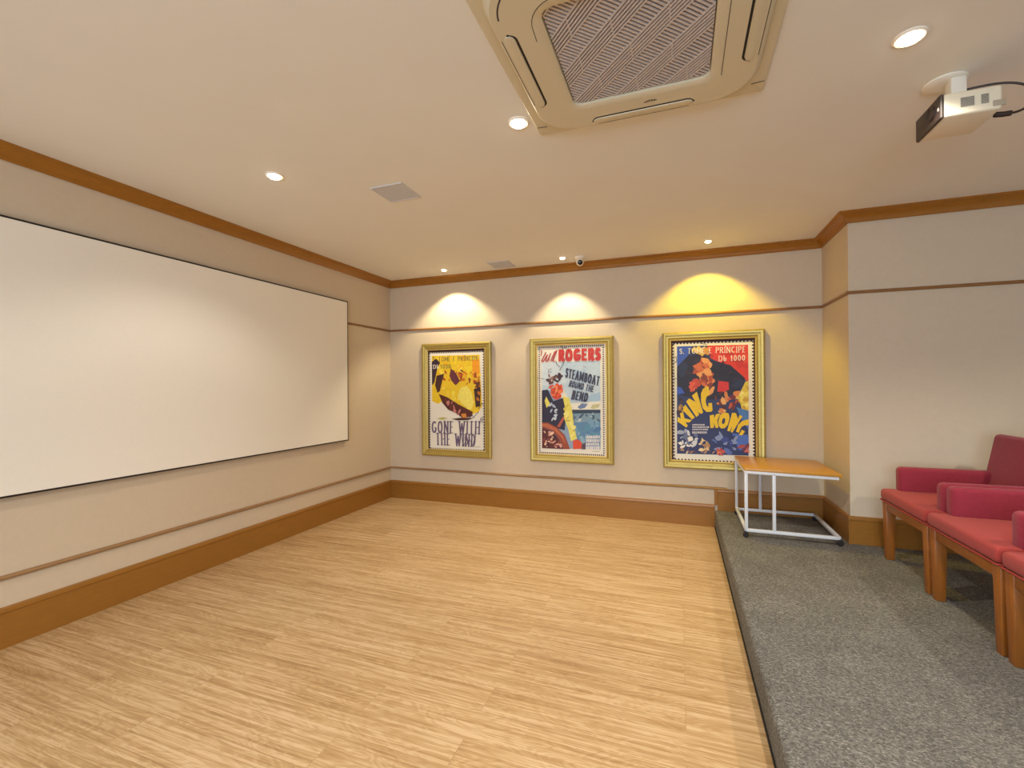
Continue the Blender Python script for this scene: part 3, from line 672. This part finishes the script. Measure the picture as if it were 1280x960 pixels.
def framed_poster(art, cx, cz, label, style):
    t = thing('framed_poster', label, 'framed poster', (cx, D, cz), 0, 'gold framed film posters on the back wall')
    HW, HH = .428, .633
    bm = bmesh.new()
    def rect(a, b, y): return [(-a, y, -b), (a, y, -b), (a, y, b), (-a, y, b)]
    pr = [(0, 0), (0, -.026), (.004, -.032), (.014, -.036), (.026, -.034), (.036, -.029), (.046, -.029), (.054, -.026), (.062, -.021), (.064, -.018)]
    loft(bm, [rect(HW - d, HH - d, y) for d, y in pr])
    obj('frame', bm, M['gold'], t, True, 25)
    bm = bmesh.new()
    pr = [(.063, -.019), (.066, -.024), (.071, -.025), (.076, -.022), (.078, -.010)]
    loft(bm, [rect(HW - d, HH - d, y) for d, y in pr])
    obj('inner_lip', bm, M['goldline'], t, True, 25)
    bm = bmesh.new(); box(bm, -HW + .07, HW - .07, -.0105, -.002, -HH + .062, HH - .062)
    obj('backing', bm, M['backing'] if style != 'dots' else M['paper'], t, False)
    if style == 'dots': bounds = (-350, 350, -568, 568)
    else: bounds = (-338, 340, -556, 536)
    xs = [p[0] for a in ART[art] if a[0] == 'poly' for p in a[2]]; ys = [p[1] for a in ART[art] if a[0] == 'poly' for p in a[2]]
    s = Sheet((min(xs), max(xs), min(ys), max(ys)))
    if style == 'dots':
        s.quads(M['paper'], [[(bounds[0], bounds[2]), (bounds[1], bounds[2]), (bounds[1], bounds[3]), (bounds[0], bounds[3])]])
        q = []
        for k in range(33):
            x = -328 + 656 * k / 32
            for z in (-545, 543): q.append([(x - 6, z - 8), (x + 6, z - 8), (x + 6, z + 8), (x - 6, z + 8)])
        for k in range(1, 48):
            z = -545 + 1088 * k / 48
            for x in (-330, 330): q.append([(x - 7, z - 6), (x + 7, z - 6), (x + 7, z + 6), (x - 7, z + 6)])
        s.quads(M['backing'], q)
    else: s.face(M['paper'], perforated(*bounds, 29, 13))
    for a in ART[art]:
        if a[0] == 'poly': s.face(ink(a[1]), a[2])
        elif a[0] == 'ring': s.ring(ink(a[1]), a[2], a[3])
        elif a[0] == 'daub': s.daub(*a[1:])
        elif a[0] == 'text': s.text(ink(a[1]), *a[2:])
        elif a[0] == 'line':
            s.quads(ink(a[1]), s.stroke_quads(a[3], a[2] * 1.5, None, False))
    for v_ in s.bm.verts: v_.co.y -= .0108
    bm = s.bm; ms = s.mats
    obj('poster_print', bm, ms, t, False)
    return t
framed_poster('amber', .866, 1.150, 'gold framed poster in yellow and brown with grey serif title on white, beside the corner', 'teeth')
framed_poster('nautical', 2.163, 1.153, 'gold framed pale blue poster with red capitals across its top, middle of the three', 'dots')
framed_poster('jungle', 3.478, 1.155, 'gold framed dark blue and red poster with big yellow lettering, above the wheeled table', 'teeth')

# ------------------------------------------------------------------ lights in the ceiling
def downlight(x, y, label, group, power, ang, blend, r=.036, col=WARM, tilt=0, bulb='bulb', soft=.03, first=None):
    t = thing('ceiling_downlight', label, 'ceiling light', (x, y, ZC), 0, group)
    bm = bmesh.new(); lathe(bm, [(r + .014, 0), (r + .014, -.004), (r + .008, -.008), (r, -.007), (r - .003, -.002), (r - .003, 0)], n=32)
    obj('trim_ring', bm, M['trimring'], t)
    bm = bmesh.new(); lathe(bm, [(r - .002, -.001), (r - .003, -.008), (r * .85, -.0135), (r * .5, -.017), (0, -.018)], n=32)
    obj('lamp', bm, M[bulb], t)
    l = lamp('downlight_beam', 'SPOT', (0, 0, -.03), power, col, t, spot_size=math.radians(ang), spot_blend=blend, shadow_soft_size=soft)
    l.rotation_euler = (math.radians(tilt), 0, 0)
    return t
G1 = 'recessed downlights across the ceiling'
downlight(1.0, 2.005, 'round lit downlight in the ceiling nearest the projection screen', G1, P_DOWN * .42, A_DOWN, B_DOWN)
downlight(2.5, 2.005, 'round lit downlight beside the corner of the ceiling air conditioner', G1, P_DOWN * 1.15, A_DOWN, B_DOWN)
downlight(3.972, 2.002, 'round lit downlight in the ceiling near the projector', G1, P_DOWN, A_DOWN, B_DOWN)
G2 = 'small wall wash spotlights above the posters'
WASH = (1.0, 0.84, 0.54)
YEL = (1.0, 0.72, 0.05)
downlight(.877, 4.26, 'small spotlight washing white light above the yellow and brown poster', G2, 42, 105, .42, .024, WASH, 10, soft=.012)
downlight(2.152, 4.276, 'small spotlight washing white light above the pale blue poster', G2, 42, 93, .45, .024, WASH, 2, soft=.012)
downlight(3.436, 4.234, 'small spotlight casting a yellow glow above the dark blue and red poster', G2, 42, 105, .42, .024, YEL, 10, 'bulby', soft=.012)

# ------------------------------------------------------------------ square ceiling grilles
def ceiling_grille(x, y, label):
    t = thing('ceiling_grille', label, 'ceiling grille', (x, y, ZC), 0, 'square grey grilles in the ceiling')
    h = .115
    bm = bmesh.new()
    loft(bm, [[(px, py, z) for px, py in ((-a, -a), (a, -a), (a, a), (-a, a))] for a, z in ((h, 0), (h, -.004), (h - .004, -.007), (h - .012, -.007), (h - .014, -.002))])
    obj('grille_frame', bm, M['vent'], t, False)
    bm = bmesh.new(); box(bm, -h + .013, h - .013, -h + .013, h - .013, -.004, -.001)
    n = 26
    for k in range(n):
        u = -h + .015 + (2 * h - .03) * (k + .5) / n
        box(bm, -h + .013, h - .013, u - .0030, u + .0030, -.0050, -.004)
    obj('grille_mesh', bm, M['vent'], t, False)
ceiling_grille(1.52, 2.455, 'square grey ceiling grille in the open middle of the ceiling')
ceiling_grille(1.515, 4.285, 'square grey ceiling grille close to the back wall between two small spotlights')

# ------------------------------------------------------------------ security camera
t = thing('security_camera', 'small white dome security camera with dark lens hanging beside the middle spotlight', 'security camera', (2.314, 4.313, ZC))
bm = bmesh.new(); lathe(bm, [(0, 0), (.050, 0), (.051, -.008), (.046, -.018), (.034, -.024), (0, -.026)], n=32)
obj('mount_base', bm, M['white'], t)
bm = bmesh.new(); lathe(bm, [(.036 * math.sin(a), .036 * math.cos(a)) if 0 < i < 14 else (0, .036 * math.cos(a)) for i, a in enumerate(PI * k / 14 for k in range(15))], (0, 0, -.052), n=28)
ball = obj('camera_ball', bm, M['white'], t)
aim = Vector((.20, -.93, -.30)).normalized()
rot = aim.to_track_quat('Z', 'Y').to_matrix().to_4x4()
bm = bmesh.new(); lathe(bm, [(.024, .026), (.024, .036), (.020, .0385), (0, .040)], (0, 0, -.052), n=24, mat4=rot)
obj('lens', bm, M['lens'], ball)

# ------------------------------------------------------------------ cassette air conditioner
AX, AY = 3.05, 1.655
t = thing('air_conditioner', 'square beige cassette air conditioner with diagonal grille set in the ceiling', 'air conditioner', (AX, AY, ZC))
def L3(h, r, z, n=8, hy=None): return [(x, y, z) for x, y in rrect(h, r, n, hy)]
bm = bmesh.new()
loft(bm, [L3(.482, .012, 0), L3(.482, .012, -.008), L3(.476, .012, -.013), L3(.450, .17, -.015), L3(.444, .17, -.012), L3(.440, .168, -.015), L3(.434, .165, -.034), L3(.424, .155, -.042),
          L3(.300, .07, -.042), L3(.276, .05, -.041), L3(.267, .042, -.036), L3(.264, .04, -.006)])
obj('panel', bm, M['acp'], t, True, 30)
# corner cover seams and the seam round the intake cover
bm = bmesh.new()
for sx in (-1, 1):
    for sy in (-1, 1):
        tube(bm, [(sx * .474, sy * .40, -.0165), (sx * .425, sy * .40, -.0195)], .0012, 6)
sm = [(.305, .26, -.0423)] + [(.305, y, -.0423) for y in (.1, -.1)] + [(.205 + .10 * math.cos(a), -.205 - .10 * math.sin(a), -.0423) for a in (PI / 2 * k / 8 for k in range(9))] + \
     [(-.205 - .10 * math.sin(a), -.205 - .10 * math.cos(a), -.0423) for a in (PI / 2 * k / 8 for k in range(9))] + [(-.308, -.15, -.0423)]
tube(bm, sm, .0011, 6)
obj('seam', bm, M['dark'], t)
# four air flaps with dark outlets and a painted shadow line along each outer edge
for q in range(4):
    R4 = Matrix.Rotation(q * PI / 2, 4, 'Z')
    bm = bmesh.new()
    for pts, wd in (([(-.212, .397), (-.200, .378), (-.188, .371), (.188, .371), (.200, .378), (.212, .397)], .0042), ([(-.192, .4215), (.192, .4215)], .0012)):
        ps = [Vector((x, y, -.0424)) for x, y in pts]
        for a, b in zip(ps, ps[1:]):
            d = (b - a).normalized(); n = Vector((-d.y, d.x, 0)) * wd
            box_ = [a + n, a - n, b - n, b + n]
            loft(bm, [[tuple(v_) for v_ in box_], [(v_.x, v_.y, -.0405) for v_ in box_]], True, True)
    bmesh.ops.transform(bm, matrix=R4, verts=bm.verts[:])
    out = obj('outlet_and_shade_line', bm, M['dark'], t, False)
    bm = bmesh.new()
    pr = [(.376, -.0405), (.378, -.0450), (.392, -.0462), (.408, -.0440), (.418, -.0400), (.419, -.034), (.40, -.032), (.376, -.036)]
    loops = []
    for x, s_ in ((-.206, .45), (-.200, .8), (-.190, 1), (-.1, 1), (.1, 1), (.190, 1), (.200, .8), (.206, .45)):
        loops.append([(x, .397 + (y - .397) * s_, z) for y, z in pr])
    loft(bm, loops, True, True)
    bmesh.ops.transform(bm, matrix=R4, verts=bm.verts[:])
    obj('air_flap', bm, M['acp'], t)
# dark display strip in the corner by the screen
bm = bmesh.new()
loft(bm, [[(-.258 - r_ * math.cos(a), -.258 - r_ * math.sin(a), z) for a in (math.radians(8 + 52 * k / 8) for k in range(9))] for r_, z in ((.140, -.0424), (.160, -.0410), (.160, -.036), (.140, -.036))], closed=False)
obj('display_strip', bm, mat('smoked_display', '3A3844', 0.2), t)
# intake grille: diagonal bands of slats, lengthwise and crosswise in turn
bm = bmesh.new()
HG = .262
def clip_poly(P):
    for ax, sg in ((0, 1), (0, -1), (1, 1), (1, -1)):
        out = []
        for i in range(len(P)):
            a, b = P[i], P[(i + 1) % len(P)]
            da, db = HG - sg * a[ax], HG - sg * b[ax]
            if da >= 0: out.append(a)
            if (da >= 0) != (db >= 0):
                u = da / (da - db); out.append((a[0] + (b[0] - a[0]) * u, a[1] + (b[1] - a[1]) * u))
        P = out
        if not P: return P
    return P
def slat(s0, s1, e0, e1, z0=-.030, z1=-.0075):
    """s along (1,1)/sqrt2, e along (1,-1)/sqrt2"""
    P = [((s + e) / math.sqrt(2), (s - e) / math.sqrt(2)) for s, e in ((s0, e0), (s1, e0), (s1, e1), (s0, e1))]
    P = clip_poly(P)
    if len(P) < 3: return
    lo = [bm.verts.new((x, y, z0)) for x, y in P]; hi = [bm.verts.new((x, y, z1)) for x, y in P]
    bm.faces.new(lo); bm.faces.new(hi[::-1])
    for k in range(len(P)): bm.faces.new((lo[k], lo[(k + 1) % len(P)], hi[(k + 1) % len(P)], hi[k]))
S00 = 3.05 - (AX + AY) / math.sqrt(2)
PER, LB = .1325, .060
k0 = -5
for k in range(k0, 6):
    s = S00 + k * PER
    if abs(s) > .45: continue
    for j in range(6): slat(s + j * LB / 5 - .0028, s + j * LB / 5 + .0028, -.4, .4)
    for j in range(-2, 3):                       # ties between the lengthwise slats
        e = j * .187 + (k % 2) * .06
        a = [((s + q + e2) / math.sqrt(2), (s + q - e2) / math.sqrt(2)) for q, e2 in ((0, e), (LB, e - LB), (LB, e - LB + .006), (0, e + .006))]
        P = clip_poly(a)
        if len(P) >= 3:
            lo = [bm.verts.new((x, y, -.0295)) for x, y in P]; bm.faces.new(lo)
    e = -.4
    while e < .4:                                # crosswise slats of the next band
        slat(s + LB, s + PER, e, e + .0068, -.029, -.0075); e += .0143
obj('intake_grille', bm, M['acgrille'], t, False)
bm = bmesh.new(); box(bm, -.264, .264, -.264, .264, -.012, -.006)
obj('filter_backing', bm, mat('filter_dark', '1E1816', 0.8), t, False)
# small dark maker's mark on the cover, near the front flap
bm = bmesh.new()
for pts in ([(-.020, 0), (-.008, 0)], [(-.011, -.001), (-.009, -.006), (-.005, -.003), (-.004, 0)], [(-.001, .001), (0, -.010), (.001, -.005), (.006, -.006)], [(.008, -.001), (.010, -.007), (.013, -.006), (.013, 0), (.009, -.001)], [(.017, -.001), (.019, -.006), (.023, -.005), (.023, 0), (.018, -.001)], [(.025, -.002), (.029, -.001)]):
    tube(bm, [(AXm * 1.05 + .035, y * 1.2 + .332, -.0426) for AXm, y in pts], .0014, 6)
obj('maker_mark', bm, mat('mark_ink', '3A3020', 0.5), t)

# ------------------------------------------------------------------ projector
PX, PY, PZ = 4.235, 2.285, 2.355
t = thing('projector', 'small white ceiling projector with dark front face and looping cable', 'projector', (PX, PY, ZC), 0)
zc = PZ - ZC
bm = bmesh.new(); box(bm, -.088, .085, -.095, .095, zc - .045, zc + .045, .010, 3)
body = obj('projector_body', bm, M['projw'], t)
bm = bmesh.new(); box(bm, -.100, -.086, -.097, .097, zc - .048, zc + .046, .007, 3)
face = obj('front_face', bm, M['projd'], t)
ry = Matrix.Rotation(-PI / 2, 4, 'Y')
bm = bmesh.new(); lathe(bm, [(.026, 0), (.026, .006), (.022, .008), (.018, .004), (0, .006)], (-.099, -.035, zc + .004), n=24, mat4=ry)
obj('lens', bm, M['projd'], face)
bm = bmesh.new(); box(bm, -.102, -.098, -.088, -.082, zc - .014, zc - .002)
obj('indicator', bm, M['white'], face, False)
for x0, x1 in ((-.038, .002), (.022, .044)):
    bm = bmesh.new()
    n = 9
    for k in range(n):
        z = zc - .016 + .032 * k / (n - 1)
        box(bm, x0, x1, -.0970, -.0945, z - .0011, z + .0011)
    obj('side_vent', bm, mat('vent_slots', '8A8276', 0.6), body, False)
bm = bmesh.new(); box(bm, .055, .0925, -.0965, -.090, zc - .034, zc - .012, .002)
obj('port_cover', bm, mat('port_grey', 'A89C88', 0.5), body)
bm = bmesh.new()
lathe(bm, [(0, 0), (.070, 0), (.070, -.006), (.062, -.012), (.030, -.014), (0, -.014)], (-.01, .075, 0), n=36)
box(bm, -.014, .036, .02, .072, zc + .044, -.012, .004)
box(bm, -.05, .05, -.05, .05, zc + .044, zc + .052, .003)
obj('ceiling_mount', bm, M['white'], t)
bm = bmesh.new()
def bez(P, n=24):
    out = []
    for i in range(n + 1):
        u = i / n; q = [Vector(p) for p in P]
        while len(q) > 1: q = [q[k] * (1 - u) + q[k + 1] * u for k in range(len(q) - 1)]
        out.append(q[0])
    return out
tube(bm, bez([(.034, .045, -.060), (.13, .0, -.072), (.27, -.02, -.070), (.25, -.02, -.215), (.16, -.03, -.215), (.135, -.03, -.215)]), .0042, 8)
tube(bm, [(.140, -.03, -.215), (.118, -.03, -.215), (.092, -.03, -.212)], .010, 8)
obj('power_cable', bm, M['cable'], t)

# ------------------------------------------------------------------ wheeled side table
TX, TY = 3.957, 4.142
t = thing('side_table', 'low orange wood topped table on white steel frame with casters in the corner', 'table', (TX, TY, ZP))
X0, X1, Y0, Y1 = 3.662 - TX, 4.252 - TX, 3.830 - TY, 4.452 - TY
zt = .500
bm = bmesh.new()
b = .011
for y in (Y0, Y1): box(bm, X0, X1, y - b, y + b, .042, .064, .002)
for x in (X0, X1): box(bm, x - b, x + b, Y0, Y1, .042, .064, .002)
obj('base_frame', bm, M['tframe'], t)
for (x, y) in ((X0, Y0), (X0 + .185, Y0), (X0, Y1), (X0 + .185, Y1)):
    bm = bmesh.new(); box(bm, x - b, x + b, y - b, y + b, .060, zt - .018, .002)
    obj('leg', bm, M['tframe'], t)
sag = Matrix.Translation((X0, 0, zt)) @ Matrix.Rotation(.022, 4, 'Y') @ Matrix.Translation((-X0, 0, -zt))
bm = bmesh.new()
for y in (Y0, Y1): box(bm, X0 - b, X1, y - b, y + b, zt - .022, zt, .002, rot=sag)
for x in (X0, X1 - b): box(bm, x - b, x + b, Y0, Y1, zt - .022, zt, .002, rot=sag)
obj('top_frame', bm, M['tframe'], t)
bm = bmesh.new(); box(bm, X0 - .012, X1 + .020, Y0 - .016, Y1 + .016, zt, zt + .018, .002, rot=sag)
obj('tabletop', bm, M['ttop'], t)
for (x, y) in ((X0 - .006, Y0 - .012), (X1 + .004, Y0 - .006), (X0, Y1), (X1, Y1)):
    bm = bmesh.new()
    lathe(bm, [(0, -.010), (.015, -.010), (.019, -.006), (.019, .006), (.015, .010), (0, .010)], (x, y, .0195), n=20, mat4=Matrix.Rotation(PI / 2, 4, 'X'))
    box(bm, x - .010, x + .010, y - .013, y + .013, .030, .044, .002)
    obj('caster', bm, M['rubber'], t)

# ------------------------------------------------------------------ red upholstered armchairs (facing the screen)
def make_chair(label):
    t = thing('armchair', label, 'armchair', (4.75, 3.385, ZP), 0, 'row of red armchairs on the carpeted platform')
    W = .292
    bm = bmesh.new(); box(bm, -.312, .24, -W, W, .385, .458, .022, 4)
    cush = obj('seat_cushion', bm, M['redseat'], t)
    bm = bmesh.new()
    tube(bm, [(.22, -W - .001, .385), (-.300, -W - .001, .385), (-.311, -W + .010, .385), (-.311, W - .010, .385), (-.300, W + .001, .385), (.22, W + .001, .385)], .0045, 8)
    obj('piping', bm, M['piping'], cush)
    bm = bmesh.new()
    box(bm, -.296, -.272, -W + .03, W - .03, .322, .384, .003)
    box(bm, .215, .24, -W + .03, W - .03, .322, .384, .003)
    for s in (-1, 1): box(bm, -.285, .23, s * (W - .018) - .011, s * (W - .018) + .011, .322, .384, .003)
    obj('apron', bm, M['cwood'], t)
    for (x, y) in ((-.272, -W + .030), (-.272, W - .030)):
        bm = bmesh.new(); box(bm, x - .029, x + .029, y - .029, y + .029, 0, .383, .005, 2, taper=(.74, .74))
        obj('leg', bm, M['cwood'], t)
    for y in (-W + .030, W - .030):
        bm = bmesh.new(); box(bm, .195, .250, y - .028, y + .028, 0, .383, .005, 2, taper=(.74, .74), rot=Matrix.Shear('XY', 4, (.0, 0)))
        obj('leg', bm, M['cwood'], t)
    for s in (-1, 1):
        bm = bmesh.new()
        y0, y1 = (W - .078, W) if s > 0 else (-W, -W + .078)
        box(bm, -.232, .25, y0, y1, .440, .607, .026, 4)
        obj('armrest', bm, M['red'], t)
    # reclined back
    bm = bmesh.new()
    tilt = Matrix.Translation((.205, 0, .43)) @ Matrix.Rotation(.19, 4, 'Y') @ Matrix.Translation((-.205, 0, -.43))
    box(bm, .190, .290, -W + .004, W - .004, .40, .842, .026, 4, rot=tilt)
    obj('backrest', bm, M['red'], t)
    return t
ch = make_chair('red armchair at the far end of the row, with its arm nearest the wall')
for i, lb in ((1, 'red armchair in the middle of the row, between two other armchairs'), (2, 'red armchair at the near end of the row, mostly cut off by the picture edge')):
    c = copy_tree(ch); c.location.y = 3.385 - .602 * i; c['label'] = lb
